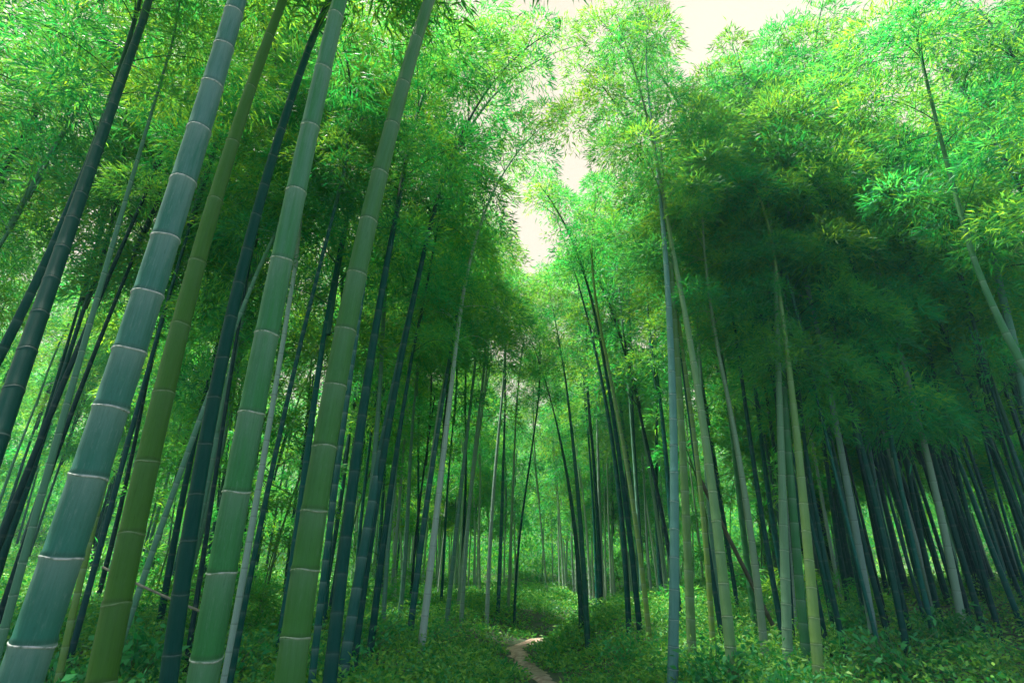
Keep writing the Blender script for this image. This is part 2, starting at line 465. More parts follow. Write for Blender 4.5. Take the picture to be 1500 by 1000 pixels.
def traced(label, pts, dia, w0, w1=None, hc=6.0, H=12.0, color=GREEN, nodes=None, group=None, spacing=None, rings=False,
           sides=12, crown=None, arch_dir=None, d1=0.86, seed=0, cat="bamboo", wax=0.3):
    pts = sorted(pts, key=lambda p: -p[1])
    zc0 = dia * FPX / w0
    r0 = ray(*pts[0]); Y0 = zc0 * r0[1]
    r1 = ray(*pts[-1])
    Y1 = Y0 if w1 is None else dia * d1 * FPX / w1 * r1[1]
    W = []
    for p in pts:
        q = (pts[0][1] - p[1]) / max(1e-6, pts[0][1] - pts[-1][1])
        rr = ray(*p); Y = Y0 + (Y1 - Y0) * q
        W.append(rr * (Y / rr[1]) + np.array([0, 0, CAMZ]))
    W = np.array(W)
    deg = 2 if len(pts) > 2 else 1
    cx = np.polyfit(W[:, 2], W[:, 0], deg); cy = np.polyfit(W[:, 2], W[:, 1], deg)
    zl, zh = W[:, 2].min(), W[:, 2].max()

    def at(z):
        z = np.asarray(z, float); zz = np.clip(z, zl, zh)
        dxl, dyl = np.polyval(np.polyder(cx), zz), np.polyval(np.polyder(cy), zz)
        dxl = np.clip(dxl, -0.35, 0.35); dyl = np.clip(dyl, -0.35, 0.35)
        return np.stack([np.polyval(cx, zz) + dxl * (z - zz), np.polyval(cy, zz) + dyl * (z - zz), z], -1)
    # foot on the ground
    z = 0.0
    for _ in range(12):
        q = at(z); z = gz(q[0], q[1])
    foot = at(z); z0 = z - 0.08
    hc = max(hc, zh - 0.3)
    zz = np.linspace(z0, hc, 160)
    C = at(zz) - foot
    sl = np.concatenate([[0], np.cumsum(np.linalg.norm(np.diff(C, axis=0), axis=1))])
    Ltot = sl[-1]

    def curve(s):
        return np.stack([np.interp(s, sl, C[:, i]) for i in range(3)], -1)
    r_top = min(0.9, 0.029 * (H - hc) / 6.0 / (0.5 * dia))

    def rad(s):
        return 0.5 * dia * (1.0 - (1 - r_top) * np.clip(s / Ltot, 0, 1) ** 1.5)
    # nodes
    if nodes:
        py = np.array([pix(c + foot)[1] for c in C])
        ns = sorted(np.interp(-np.array(nodes, float), -py, sl))
        d0 = ns[1] - ns[0]; dn = ns[-1] - ns[-2]
        while ns[0] - d0 > 0.05: ns.insert(0, ns[0] - d0); d0 = max(0.07, d0 * 0.96)
        while ns[-1] + dn < Ltot: ns.append(ns[-1] + dn)
    else:
        rng = np.random.default_rng(seed + 5)
        sp = spacing or 2.7 * dia
        ns = []; s = 0.12; k = 0.45
        while s < Ltot:
            ns.append(s); s += sp * k * rng.uniform(0.93, 1.07); k = min(1.0, k + 0.12)
    if sum(color) < 0.15: wax = 0.04
    root = bpy.data.objects.new("bamboo", None); COL.objects.link(root)
    root.location = foot
    tag(root, label, cat, group)
    cm = culm_mesh("culm", curve, Ltot, rad, ns, sides, not rings, seed)
    co = link("culm", cm, root); co.color = (*color, wax)
    if rings:
        for s in ns:
            p = curve(np.array([s]))[0]
            q = p + foot
            u, v = pix(q)
            if q[1] > 0.3 and -120 < v < 1120 and s < Ltot - 0.05:
                tn = curve(np.array([s + 0.02]))[0] - curve(np.array([s - 0.02]))[0]
                tn = tn / np.linalg.norm(tn)
                link("node_ring", ring_mesh(p, tn, float(rad(np.array([s]))[0]), 28), root, tuple(p)).color = (*color, wax)
    top = curve(np.array([Ltot]))[0]; tn = top - curve(np.array([Ltot - 0.3]))[0]
    rnd = random.Random(seed * 13 + 1)
    ad = arch_dir or (rnd.uniform(-1, 1), rnd.uniform(-1, 1), 0)
    me = crown if crown is not None else CROWNS[rnd.randrange(len(CROWNS))]
    sc = (H - hc) / 6.0
    cr = link("crown", me, root)
    cr.color = (*color, 1)
    tn = Vector(tn).normalized()
    cr.matrix_local = Matrix.Translation(Vector(top) - tn * 0.15 * sc) @ basis(tn, ad).to_4x4() @ Matrix.Scale(sc, 4)
    return root


T = traced
# -- the four thick culms close by, and what stands between them
T("thickest culm, grey green and waxy with white node rings, leaning at far left", [(45, 970), (85, 820), (130, 690), (165, 590), (190, 510), (220, 425), (240, 350), (270, 265), (290, 200), (315, 125), (345, 0)],
  0.14, 60, 31, 6.2, 13, GREY, [942, 816, 698, 598, 515, 432, 350, 267, 192, 126, 70, 20], rings=True, sides=36, seed=1, wax=1.0)
T("blurred olive green culm between the thickest grey culm and the next thick green one", [(150, 1000), (175, 870), (205, 700), (240, 570), (270, 470), (300, 350), (340, 210), (395, 50), (415, 0)],
  0.12, 42, 18, 6.3, 12.5, OLIVE, [886, 783, 678, 577, 478, 385, 295, 210, 130, 55], rings=True, sides=30, seed=2, wax=0.12)
T("thick culm, pale grey above and green below, third of the four big ones", [(300, 990), (325, 840), (345, 720), (368, 605), (390, 490), (413, 380), (433, 280), (455, 190), (478, 100), (495, 0)],
  0.125, 45, 26, 6.3, 13, (0.028, 0.165, 0.045), [962, 838, 720, 605, 490, 382, 282, 187, 103, 25], rings=True, sides=36, seed=3, wax=0.7)
T("thick green culm with brownish tint and grey node rings, bluish at its top", [(425, 990), (445, 830), (465, 720), (480, 640), (500, 520), (530, 380), (555, 250), (590, 120), (630, 0)],
  0.125, 45, 22, 6.3, 13, (0.035, 0.135, 0.025), [934, 835, 748, 655, 567, 485, 403, 325, 255, 185, 125, 60], rings=True, sides=36, seed=4, wax=0.35, arch_dir=(-0.3, 1, 0))
T("dark blue green culm rising from the left edge of the view", [(3, 620), (50, 490), (100, 330), (165, 160), (220, 0)], 0.10, 30, 13, 6.5, 12.5, DARK, spacing=0.28, rings=True, sides=24, seed=5)
T("thin green culm with a pale lit edge, between the left edge and the thickest culm", [(0, 945), (75, 680), (120, 500), (175, 330), (235, 130), (255, 50)], 0.06, 12, 7, 5.8, 9, MID, spacing=0.24, sides=16, rings=True, seed=6)
T("thin pale green culm rising just behind the thickest grey culm", [(85, 990), (125, 830), (180, 600), (235, 420)], 0.06, 10, None, 6.0, 10, LIME, spacing=0.22, sides=16, seed=7)
T("dark thick culm in shade behind the olive one", [(245, 1000), (285, 750), (320, 550), (355, 400), (400, 220), (440, 110)], 0.10, 26, 14, 6.2, 12, DARK, spacing=0.3, sides=18, rings=True, seed=8)
T("slim culm with a silvery edge crossing behind the dark shaded one", [(230, 790), (275, 660), (310, 570), (360, 440)], 0.06, 9, None, 5.0, 9, MID, sides=12, seed=9)
T("pale lilac grey culm hugging the edge of the third big culm", [(330, 990), (360, 820), (385, 680), (408, 540)], 0.07, 11, None, 5.2, 10, PALE, spacing=0.25, sides=16, seed=10)
T("dark pencil thin culm between the third and fourth big culms", [(345, 960), (385, 740), (420, 600), (468, 390)], 0.05, 9, None, 5.5, 9, DARK, sides=12, seed=11)
T("bluish thin culm just behind the fourth big culm", [(462, 950), (490, 720), (512, 560)], 0.07, 11, None, 5.5, 10, TEAL, sides=12, seed=12)
T("thick nearly black culm beside the fourth big culm", [(480, 1000), (510, 800), (530, 600), (560, 420), (590, 270)], 0.12, 21, 11, 5.8, 12.5, DARK, sides=18, seed=13, spacing=0.32)
T("dark teal culm leaning toward the tall shaded crown, third from fourth big culm", [(500, 990), (545, 750), (590, 500), (637, 310)], 0.12, 17, 9, 5.8, 14.0, (0.008, 0.085, 0.07), sides=16, seed=14, spacing=0.32, crown=CROWNS[5], arch_dir=(1, 0.1, 0))
T("slim dark culm crossing the dark teal one under the shaded crown", [(520, 940), (560, 700), (610, 400), (640, 300)], 0.10, 13, None, 6.0, 12.3, DARK, sides=12, seed=15, crown=CROWNS[3], arch_dir=(1, 0, 0))
T("dark culm ending in a small bright leaf tuft, beside the dark teal one", [(545, 930), (575, 700), (597, 560)], 0.10, 11, None, 5.0, 9.5, DARK, sides=12, seed=16)
T("thin culm with a pale edge behind the dark ones, over yellow green ground leaves", [(562, 900), (578, 700), (592, 590)], 0.08, 7, None, 5.5, 11, MID, sides=10, seed=17)
T("shaded slim culm at the outer left, half hidden by the blue green one", [(0, 520), (45, 430), (90, 330)], 0.09, 17, None, 5.2, 10, DARK, sides=12, seed=18)

# -- by the path
T("whitest slim culm left of the path, bare up to the foliage", [(614, 975), (632, 820), (650, 660), (673, 465)], 0.11, 11.5, 8, 5.4, 11.8, (0.33, 0.42, 0.37), sides=14, crown=CROWNS[3], arch_dir=(1, 0.1, 0), seed=20, spacing=0.36)
T("dark teal culm crossing behind the whitest slim culm", [(600, 930), (625, 740), (648, 590)], 0.11, 10, None, 5.4, 11.5, TEAL, sides=12, seed=21)
T("thin pale edged culm just behind the whitest slim one", [(607, 880), (626, 720), (640, 620)], 0.09, 7, None, 5.0, 11, PALE, sides=12, seed=22)
T("slender green grey culm, second from the whitest toward the path", [(650, 955), (666, 800), (686, 620)], 0.10, 7.5, None, 5.8, 11.8, MID, sides=12, seed=23, crown=CROWNS[1], arch_dir=(-1, -0.2, 0))
T("slender pale culm, third from the whitest toward the path", [(674, 940), (686, 760), (704, 585)], 0.10, 7, None, 6.0, 11.6, (0.17, 0.29, 0.21), sides=12, seed=24, crown=CROWNS[0], arch_dir=(-1, 0.4, 0))
T("white barked slim culm with a visible foot in ground leaves left of the path", [(712, 955), (719, 780), (729, 650)], 0.10, 6.5, None, 6.2, 12, PALE, sides=12, seed=25, crown=CROWNS[1], arch_dir=(-1, 0.3, 0))
T("thin dark culm whose foot meets the dirt path", [(753, 945), (758, 820), (767, 740)], 0.07, 4.2, None, 6.0, 10.5, DARK, sides=10, seed=26)
T("thin pale culm beside the dark one that meets the path", [(743, 925), (748, 800), (752, 700)], 0.09, 5, None, 6.2, 11.5, (0.16, 0.26, 0.15), sides=10, seed=27)
T("bundle of dark blue culms left of the path, the thicker of them", [(728, 925), (734, 780), (738, 660)], 0.11, 6.5, None, 6.2, 12, TEAL, sides=10, seed=28)
T("dark twin culm right of the path, the one bending away to the left", [(852, 1000), (843, 800), (824, 650), (803, 575)], 0.10, 8, None, 5.0, 8.0, (0.01, 0.07, 0.045), sides=12, seed=29, crown=CROWN_SPARSE)
T("dark twin culm right of the path, the straighter one", [(863, 1000), (853, 800), (843, 690), (834, 600)], 0.10, 9, None, 5.2, 8.8, (0.01, 0.08, 0.05), sides=12, seed=30)
T("dark leaning culm with a thin sparse top standing against the open sky", [(925, 990), (908, 780), (895, 620), (870, 500), (840, 395), (815, 320)], 0.10, 9, 3.6, 8.2, 10.6, DARK, sides=12, seed=31, crown=CROWN_SPARSE, d1=0.6)
T("dark straight culm close beside the leaning one right of the path", [(943, 985), (926, 820), (905, 650), (890, 560)], 0.10, 9, None, 5.6, 11.6, DARK, sides=12, seed=32, crown=CROWNS[1], arch_dir=(-1, 0.2, 0))
T("mossy yellowish culm over yellow ground leaves right of the path", [(958, 1000), (945, 880), (928, 740), (905, 610)], 0.08, 8, None, 5.4, 10.5, LIME, sides=12, seed=33, crown=CROWNS[1], arch_dir=(1, 0.3, 0))
T("deep green bluish culm with fine node lines, bare and silvery at its top", [(985, 1000), (987, 700), (984, 500), (970, 330), (956, 190), (947, 120)], 0.12, 16, 8.5, 8.0, 12.3, (0.08, 0.21, 0.19), sides=20, seed=34, rings=True, crown=CROWNS[1], spacing=0.34)
T("olive culm twin of the silvery topped one, behind it", [(1015, 985), (1006, 800), (1000, 650), (990, 500), (974, 280), (963, 170)], 0.12, 14, 8, 8.6, 12.3, (0.09, 0.19, 0.06), sides=16, crown=CROWNS[1], arch_dir=(0.2, 1, 0), seed=35, spacing=0.34)
T("straw coloured culm with white node rings, tallest pale one right of the path", [(1075, 1000), (1055, 820), (1036, 650), (1016, 530), (996, 430), (985, 360)], 0.12, 17, 10, 6.2, 11.8, STRAW, sides=20, seed=36, rings=True, spacing=0.34)
T("thin bright yellow green culm next to the straw coloured one", [(1047, 1000), (1040, 870), (1026, 720), (1012, 600)], 0.08, 9, None, 5.4, 10.5, (0.12, 0.22, 0.04), sides=12, seed=37, crown=CROWNS[0], arch_dir=(-1, 0, 0))
T("pale cream culm with a clean lit side, alone between straw and ringed culms", [(1125, 1000), (1105, 830), (1088, 700), (1070, 600), (1060, 555)], 0.10, 12, 8.5, 4.8, 9.6, (0.16, 0.25, 0.16), sides=16, seed=38, rings=True, spacing=0.28)
T("pale green ringed culm, first of the ringed trio", [(1155, 1000), (1149, 800), (1142, 600), (1134, 360)], 0.12, 15, 9.5, 6.0, 10.3, (0.12, 0.24, 0.14), sides=20, seed=39, rings=True, spacing=0.32)
T("blurred deep green culm in the middle of the ringed trio", [(1182, 970), (1166, 800), (1152, 620), (1142, 470)], 0.12, 14, None, 6.0, 12.6, GREEN, sides=14, seed=40, spacing=0.32)
T("olive green ringed culm, last of the ringed trio", [(1197, 960), (1181, 780), (1166, 620), (1151, 510), (1138, 400)], 0.12, 16, 10, 6.0, 10, (0.12, 0.22, 0.06), sides=20, seed=41, rings=True, spacing=0.32)
T("thin lilac white culm at the foot of the ringed trio", [(1170, 975), (1161, 860), (1150, 720)], 0.07, 6, None, 5.0, 10, PALE, sides=12, seed=42)
T("dark bare culm leaning above the pale cream one", [(1150, 640), (1130, 545), (1110, 440), (1085, 325)], 0.10, 9, None, 6.6, 11.8, DARK, sides=12, seed=43)
T("dark slim culm rising behind the ringed trio", [(1140, 600), (1130, 450), (1120, 330)], 0.10, 8.5, None, 6.6, 14.3, DARK, sides=12, seed=44)
# -- right side
T("lilac grey culm at the edge of the dark thicket, lit on one side", [(1292, 1000), (1262, 830), (1240, 700), (1215, 570), (1195, 470)], 0.11, 12, 8.5, 5.6, 12.2, (0.16, 0.25, 0.24), sides=16, arch_dir=(0.3, 1, 0), seed=50, spacing=0.32)
T("bluish culm just behind the lilac grey one of the thicket edge", [(1272, 930), (1246, 790), (1226, 690), (1205, 590)], 0.10, 9, None, 5.6, 11.5, TEAL, sides=12, seed=51)
T("thin pale culm over green shrubs before the thicket", [(1240, 920), (1215, 790), (1192, 660), (1182, 600)], 0.08, 5.5, None, 5.6, 11, PALE, sides=10, seed=52)
T("bluish grey culm with a lit streak inside the thicket edge", [(1335, 1000), (1300, 800), (1276, 680), (1255, 560)], 0.10, 9, None, 5.6, 11.5, (0.08, 0.20, 0.22), sides=12, seed=53)
T("short lit pale streak of culm amid the dark thicket", [(1352, 830), (1330, 750), (1310, 685)], 0.08, 6.5, None, 5.2, 10.5, PALE, sides=10, seed=54)
T("pale grey green culm, brightest one in front of the dark thicket", [(1425, 1000), (1395, 830), (1362, 690), (1342, 600)], 0.11, 12, None, 5.6, 11, (0.18, 0.28, 0.22), sides=16, seed=55, spacing=0.3)
T("pale slim culm rising along the right edge into the topmost crown", [(1500, 570), (1470, 440), (1435, 300), (1400, 180), (1362, 55)], 0.13, 14, 8, 6.2, 12.5, (0.07, 0.19, 0.16), sides=18, seed=56, rings=True, spacing=0.36)
T("green culm with white node bands tucked behind the pale one at right edge", [(1490, 520), (1460, 460), (1420, 360)], 0.11, 14, None, 5.4, 11, GREEN, sides=14, seed=57, spacing=0.36)

# ------------------------------------------------------------------ the grove behind: shared culm and crown meshes
CULMS = []
for i in range(6):
    Lc = 6.0
    ben = [0.0, 0.25, -0.2, 0.35, 0.12, -0.3][i]
    rr = random.Random(100 + i)
    ns, s, k = [], 0.1, 0.45
    while s < Lc:
        ns.append(s); s += 0.31 * k * rr.uniform(0.93, 1.07); k = min(1.0, k + 0.1)
    cv = (lambda b: (lambda s: np.stack([b * (s / Lc) ** 2, 0.04 * np.sin(s * 0.9 + b * 9), s], -1)))(ben)
    CULMS.append((culm_mesh("culm", cv, Lc, lambda s: 0.052 * (1 - 0.58 * (s / Lc) ** 1.3), ns, 9, True, 20 + i), ben))

placed = []


def bamboo_at(x, y, s, ci, ki, rz, lean, color, label, group, clen=1.0, rad=1.0, low=0.0):
    """One bamboo of the grove: shared culm and crown meshes on an Empty at its foot."""
    root = bpy.data.objects.new("bamboo", None); COL.objects.link(root)
    root.location = (x, y, gz(x, y) - 0.06)
    root.rotation_euler = (lean[0], lean[1], rz)
    tag(root, label, "bamboo", group)
    cme, ben = CULMS[ci]
    co = link("culm", cme, root, scale=(s * rad, s * rad, s)); co.color = (*color, 0.3 if sum(color) > 0.3 else 0.05)
    top = Vector((ben * s * rad, 0.04 * math.sin(6 * 0.9 + ben * 9) * s * rad, 6.0 * s))
    cr = link("crown", CROWNS[ki] if ki >= 0 else CROWN_SPARSE, root)
    tn = Vector((ben * 2 / 6.0 * 0.8, 0, 1)).normalized()
    cs = s * clen
    cr.color = (*color, 1)
    cr.matrix_local = Matrix.Translation(top - tn * (0.15 + low)) @ basis(tn, (math.cos(rz * 3), math.sin(rz * 3), 0)).to_4x4() @ Matrix.Diagonal((cs * 1.12, cs * 1.12, cs * (6.0 + low) / 6.0, 1))
    return root


def region(n, px0, px1, d0, d1, colors, label, group, smin, smax, seed, mind=0.6, clear=1.6, power=1.0, clen=(0.9, 1.1), low=(0.4, 2.0), rads=(0.75, 1.12), rise=False):
    rnd = random.Random(seed)
    c = 0; tries = 0
    while c < n and tries < 20000:
        tries += 1
        d = d0 + (d1 - d0) * rnd.random() ** power
        xc = (rnd.uniform(px0, px1) - 750) / FPX
        y = d; x = xc * d * 0.95
        if abs(x - float(corridor_x(y))) < clear: continue
        if any((x - a) ** 2 + (y - b) ** 2 < mind * mind for a, b in placed): continue
        placed.append((x, y)); c += 1
        s = (smin + (smax - smin) * (d - d0) / (d1 - d0)) * rnd.uniform(0.95, 1.05) if rise else rnd.uniform(smin, smax)
        bamboo_at(x, y, s, rnd.randrange(6), rnd.randrange(6), rnd.uniform(0, 6.28), (rnd.gauss(0, 0.025), rnd.gauss(0, 0.03)),
                  rnd.choice(colors), label, group, rnd.uniform(*clen), rnd.uniform(*rads), rnd.uniform(*low))


for o in list(COL.objects):
    if o.type == 'EMPTY': placed.append((o.location.x, o.location.y))

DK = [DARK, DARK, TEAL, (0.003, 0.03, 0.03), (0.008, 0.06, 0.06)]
PL = [PALE, MID, (0.16, 0.28, 0.18), TEAL, GREEN, (0.28, 0.36, 0.30), LIME]
THK = ("thin dark bamboo, one of many crowded in the shaded thicket at right", "bamboos crowded in the dark thicket")
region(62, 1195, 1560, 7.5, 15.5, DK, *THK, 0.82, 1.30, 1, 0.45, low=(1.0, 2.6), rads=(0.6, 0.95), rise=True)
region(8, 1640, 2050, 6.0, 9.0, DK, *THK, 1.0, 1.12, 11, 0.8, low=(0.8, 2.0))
BEH = ("slim bamboo in the shaded grove behind the four big culms", "bamboos in the grove behind the big culms")
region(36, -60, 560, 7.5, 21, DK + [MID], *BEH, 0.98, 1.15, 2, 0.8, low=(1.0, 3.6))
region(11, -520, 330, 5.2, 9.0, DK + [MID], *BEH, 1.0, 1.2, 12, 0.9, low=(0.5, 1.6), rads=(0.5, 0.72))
region(13, -700, 20, 9.0, 20.0, DK, *BEH, 1.0, 1.2, 14, 1.2, low=(1.0, 3.0))  # mostly unseen mass, added to stop sun entering under the left side
region(25, 860, 1230, 9.0, 22, PL + DK, "slim bamboo among those behind the ringed trio and straw coloured culm", "bamboos behind the ringed culms", 0.92, 1.42, 3, 0.8, 1.9, rise=True)
region(13, 500, 720, 8.5, 18, PL + DK, "slim bamboo in the stand just left of the dirt path", "bamboos in the stand beside the path", 0.95, 1.14, 4, 0.8, 1.6)
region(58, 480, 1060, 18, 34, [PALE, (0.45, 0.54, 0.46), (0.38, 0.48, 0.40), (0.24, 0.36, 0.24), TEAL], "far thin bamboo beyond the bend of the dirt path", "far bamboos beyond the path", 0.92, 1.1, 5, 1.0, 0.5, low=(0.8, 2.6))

rq = random.Random(8)
for px_, d_, s_ in ((1010, 9.4, 1.15), (1085, 9.0, 1.2), (1150, 9.5, 1.24), (1215, 9.2, 1.22), (1275, 9.6, 1.24), (1335, 9.0, 1.2)):
    bamboo_at((px_ - 750) / FPX * d_ * 1.05, d_, s_, 0, rq.randrange(6), rq.uniform(0, 6.28), (0.0, 0.02), DARK, "slim bamboo among those behind the ringed trio and straw coloured culm", "bamboos behind the ringed culms", 1.0, 0.7, 0.2)
NEXT = ("unseen tall bamboo added beside the viewer to shade the near culms", "unseen bamboos added for shade")
rq = random.Random(5)  # unseen bamboos, added beside and behind the camera to shade the near culms
for x, y in ((-3.6, -0.6), (-4.8, 0.9), (-2.6, -2.4), (-4.4, -2.6), (-5.8, -0.6), (-3.4, -4.2)):
    bamboo_at(x, y, rq.uniform(0.95, 1.1), rq.randrange(6), rq.randrange(6), rq.uniform(0, 6), (0.0, 0.03), GREEN, *NEXT, 1.1, 1.1, 0.5)

# young bamboos with leaves down to the ground
rnd = random.Random(77)
YG = [("young bright bamboo with leaves down to its foot, behind the big culms", "young bamboos behind the big culms", 14, 200, 560, 9, 17),
      ("young bright bamboo with leaves down to its foot, beyond the path", "young bamboos beyond the path", 14, 560, 1000, 24, 36),
      ("young leafy bamboo filling the gaps behind the ringed culms", "young bamboos behind the ringed culms", 10, 980, 1210, 12, 22)]
for lab, grp, n, p0, p1, d0, d1 in YG:
    c = 0
    while c < n:
        y = rnd.uniform(d0, d1); x = (rnd.uniform(p0, p1) - 750) / FPX * y * 0.95
        if abs(x - float(corridor_x(y))) < 1.2: continue
        c += 1
        root = bpy.data.objects.new("young_bamboo", None); COL.objects.link(root)
        root.location = (x, y, gz(x, y) - 0.03); root.rotation_euler = (rnd.gauss(0, 0.08), rnd.gauss(0, 0.08), rnd.uniform(0, 6.28))
        tag(root, lab, "bamboo", grp)
        link("crown", YOUNGS[rnd.randrange(3)], root, scale=rnd.uniform(0.9, 1.9)).color = (0.05, 0.14, 0.04, 1)

# the rest of the grove, deeper in and past counting
GA = [crown_arrays(301 + i, L=6.6, Rm=1.35, arch=0.15, dens=1.0, nleaf=110, lsize=2.0) for i in range(3)]
rq = random.Random(31)
gv, gf, gm, gt, go_ = [], [], [], [], 0
for n_, p0, p1, d0, d1 in ((84, 1080, 1640, 14.5, 28), (34, -200, 520, 20, 34), (60, 560, 1010, 25, 38)):
    for _ in range(n_):
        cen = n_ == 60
        y = rq.uniform(d0, d1); x = (rq.uniform(p0, p1) - 750) / FPX * y * 0.95
        h0 = rq.uniform(5.0, 6.8); lx, ly = rq.gauss(0, 0.25), rq.gauss(0, 0.25)
        zz = np.linspace(0, h0, 8)
        pth = np.stack([x + lx * (zz / h0), y + ly * (zz / h0), gz(x, y) - 0.05 + zz], -1)
        V, F = tube(pth, 0.05 * (1 - 0.5 * zz / h0), 6)
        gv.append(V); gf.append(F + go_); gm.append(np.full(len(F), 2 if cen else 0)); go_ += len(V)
        TV, TF, LV, LF, tn = GA[rq.randrange(3)]; gt += [np.zeros(len(V) + len(TV)), tn]
        a = rq.uniform(0, 6.28); k = rq.uniform(0.9, 1.15)
        M = np.array([[math.cos(a), -math.sin(a), 0], [math.sin(a), math.cos(a), 0], [0, 0, 1]]) * k
        tp = pth[-1] - np.array([0, 0, rq.uniform(1.5, 3.5)])
        for VV, FF, mi in ((TV, TF, 0), (LV, LF, 1)):
            gv.append(VV @ M.T + tp); gf.append(FF + go_); gm.append(np.full(len(FF), mi)); go_ += len(VV)
gm = np.concatenate(gm)
M_DEEP = simple_mat("deep culm", (0.004, 0.05, 0.045), (0.015, 0.09, 0.07), 1.5, 0.6)
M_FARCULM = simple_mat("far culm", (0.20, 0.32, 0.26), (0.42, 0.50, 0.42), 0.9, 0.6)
dg = link("bamboo_grove", np_mesh("bamboo_grove", np.concatenate(gv), np.concatenate(gf), mats=(M_DEEP, M_LEAF, M_FARCULM), fmat4=gm, smooth4=gm != 1, attrs={"tone": ('FLOAT', np.concatenate(gt))}))
tag(dg, "deeper bamboo grove crowding behind all the countable culms", "forest", kind="stuff")

# ------------------------------------------------------------------ ground
gx = np.concatenate([np.linspace(-90, -14, 39)[:-1], np.linspace(-14, 14, 141), np.linspace(14, 90, 39)[1:]])
gy = np.concatenate([np.linspace(-40, 2, 22)[:-1], np.linspace(2, 30, 141), np.linspace(30, 100, 36)[1:]])
XX, YY = np.meshgrid(gx, gy)
ZZ = ground(XX, YY)
V = np.stack([XX, YY, ZZ], -1).reshape(-1, 3)
nx, ny = len(gx), len(gy)
i = np.arange(ny - 1)[:, None] * nx; j = np.arange(nx - 1)[None, :]
F = np.stack([i + j, i + j + 1, i + nx + j + 1, i + nx + j], -1).reshape(-1, 4)
go = link("ground", np_mesh("ground", V, F, mats=(M_SOIL,), smooth4=np.ones(len(F), bool)))
tag(go, "dark forest floor of soil and dry bamboo leaves", "ground", kind="structure")

ys = np.arange(-5.5, 30, 0.12)
rngp = np.random.default_rng(3)
wl = 0.18 + 0.08 * np.sin(ys * 2.1) + rngp.normal(size=len(ys)) * 0.035
wr = 0.18 + 0.08 * np.sin(ys * 1.7 + 2) + rngp.normal(size=len(ys)) * 0.035
pv = []
for k, y in enumerate(ys):
    c = float(path_x(y))
    for q in (-1, -0.5, 0, 0.5, 1):
        x = c + q * (wl[k] if q < 0 else wr[k])
        pv.append((x, y, gz(x, y) + (0.03 if abs(q) < 1 else 0.004)))
pf = []
for k in range(len(ys) - 1):
    for q in range(4):
        a = k * 5 + q; pf.append((a, a + 1, a + 6, a + 5))
po = link("path", np_mesh("path", pv, pf, mats=(M_PATH,), smooth4=np.ones(len(pf), bool)))
tag(po, "narrow trodden dirt path winding into the grove", "path", kind="structure")

# ------------------------------------------------------------------ ground cover (uncountable): small leaves in low clumps
rng = np.random.default_rng(9)
CP_ = []
nc = 24000
cy = 4.5 + (52 - 4.5) * rng.random(nc) ** 1.6
cx = (rng.uniform(-120, 1620, nc) - 750) / FPX * cy * 0.97
pn = np.sin(cx * 1.7 + cy * 0.6) * np.sin(cy * 1.3 - cx * 0.5) + rng.normal(size=nc) * 0.5
keep = (np.abs(cx - path_x(cy)) > 0.30 + 0.13 * rng.random(nc)) & (pn > -0.55) & ((cx < 0.56 * cy) | (rng.random(nc) < 0.3))
cx, cy, pn = cx[keep], cy[keep], pn[keep]
ch = (0.14 + 0.22 * rng.random(len(cx)) + 0.12 * np.clip(pn, 0, 1.2)) * np.clip(np.abs(cx - path_x(cy)) * 0.7, 0.35, 1.25)
nl = 46
s = rng.random((len(cx), nl))
ang = rng.uniform(0, 6.28, (len(cx), nl)); rad_ = 0.22 * np.sqrt(rng.random((len(cx), nl))) * (0.7 + 0.03 * cy[:, None])
LX = cx[:, None] + rad_ * np.cos(ang); LY = cy[:, None] + rad_ * np.sin(ang)
LZ = ground(LX, LY) + ch[:, None] * s * (1 - 1.6 * rad_ ** 2)
P = np.stack([LX, LY, LZ], -1).reshape(-1, 3)
n = len(P)
D = norm(np.stack([np.cos(ang), np.sin(ang), 0.55 * rng.normal(size=ang.shape) + 0.3], -1).reshape(-1, 3) + rng.normal(size=(n, 3)) * 0.35)
LV, LF = leaf_quads(P, D, rng.uniform(0.035, 0.085, n) * (1 + 0.03 * P[:, 1]), rng.uniform(0.012, 0.030, n) * (1 + 0.03 * P[:, 1]), rng, 0.12)
gc = link("ground_cover", np_mesh("ground_cover", LV, LF, mats=(M_COVER,)))
tag(gc, "low leafy ground cover spreading over the forest floor", "ground cover", kind="stuff")


# ------------------------------------------------------------------ shrubs
def shrub_mesh(seed, h, r, nst, broad):
    rng = np.random.default_rng(seed)
    tv, tf, off = [], [], 0
    P, D, L, W = [], [], [], []
    for k in range(nst):
        a = rng.uniform(0, 6.28); out = r * rng.uniform(0.3, 1.0); hh = h * rng.uniform(0.55, 1.0)
        u = np.linspace(0, 1, 6)[:, None]
        pth = np.concatenate([np.cos(a) * out * u ** 1.4, np.sin(a) * out * u ** 1.4, hh * (u - 0.2 * u ** 3)], 1)
        V, F = tube(pth, 0.006 * (1 - u[:, 0]) + 0.002, 4); tv.append(V); tf.append(F + off); off += len(V)
        m = int(42 * hh / 0.6)
        uu = 0.15 + 0.85 * rng.random(m)
        b = np.stack([np.interp(uu, u[:, 0], pth[:, i]) for i in range(3)], -1) + rng.normal(size=(m, 3)) * 0.05
        d = norm(rng.normal(size=(m, 3)) * 0.7 + np.array([np.cos(a) * 0.4, np.sin(a) * 0.4, 0.1]))
        P.append(b); D.append(d); L.append(rng.uniform(0.05, 0.10, m) * broad); W.append(rng.uniform(0.02, 0.04, m) * broad)
    P = np.concatenate(P); D = np.concatenate(D); L = np.concatenate(L); W = np.concatenate(W)
    LV, LF = leaf_quads(P, D, L, W, rng, 0.15)
    tv = np.concatenate(tv); tf = np.concatenate(tf)
    stems = np_mesh("stem", tv, tf, mats=(M_TWIG,), smooth4=np.ones(len(tf), bool))
    return stems, np_mesh("foliage", LV, LF, mats=(M_SHRUB,))


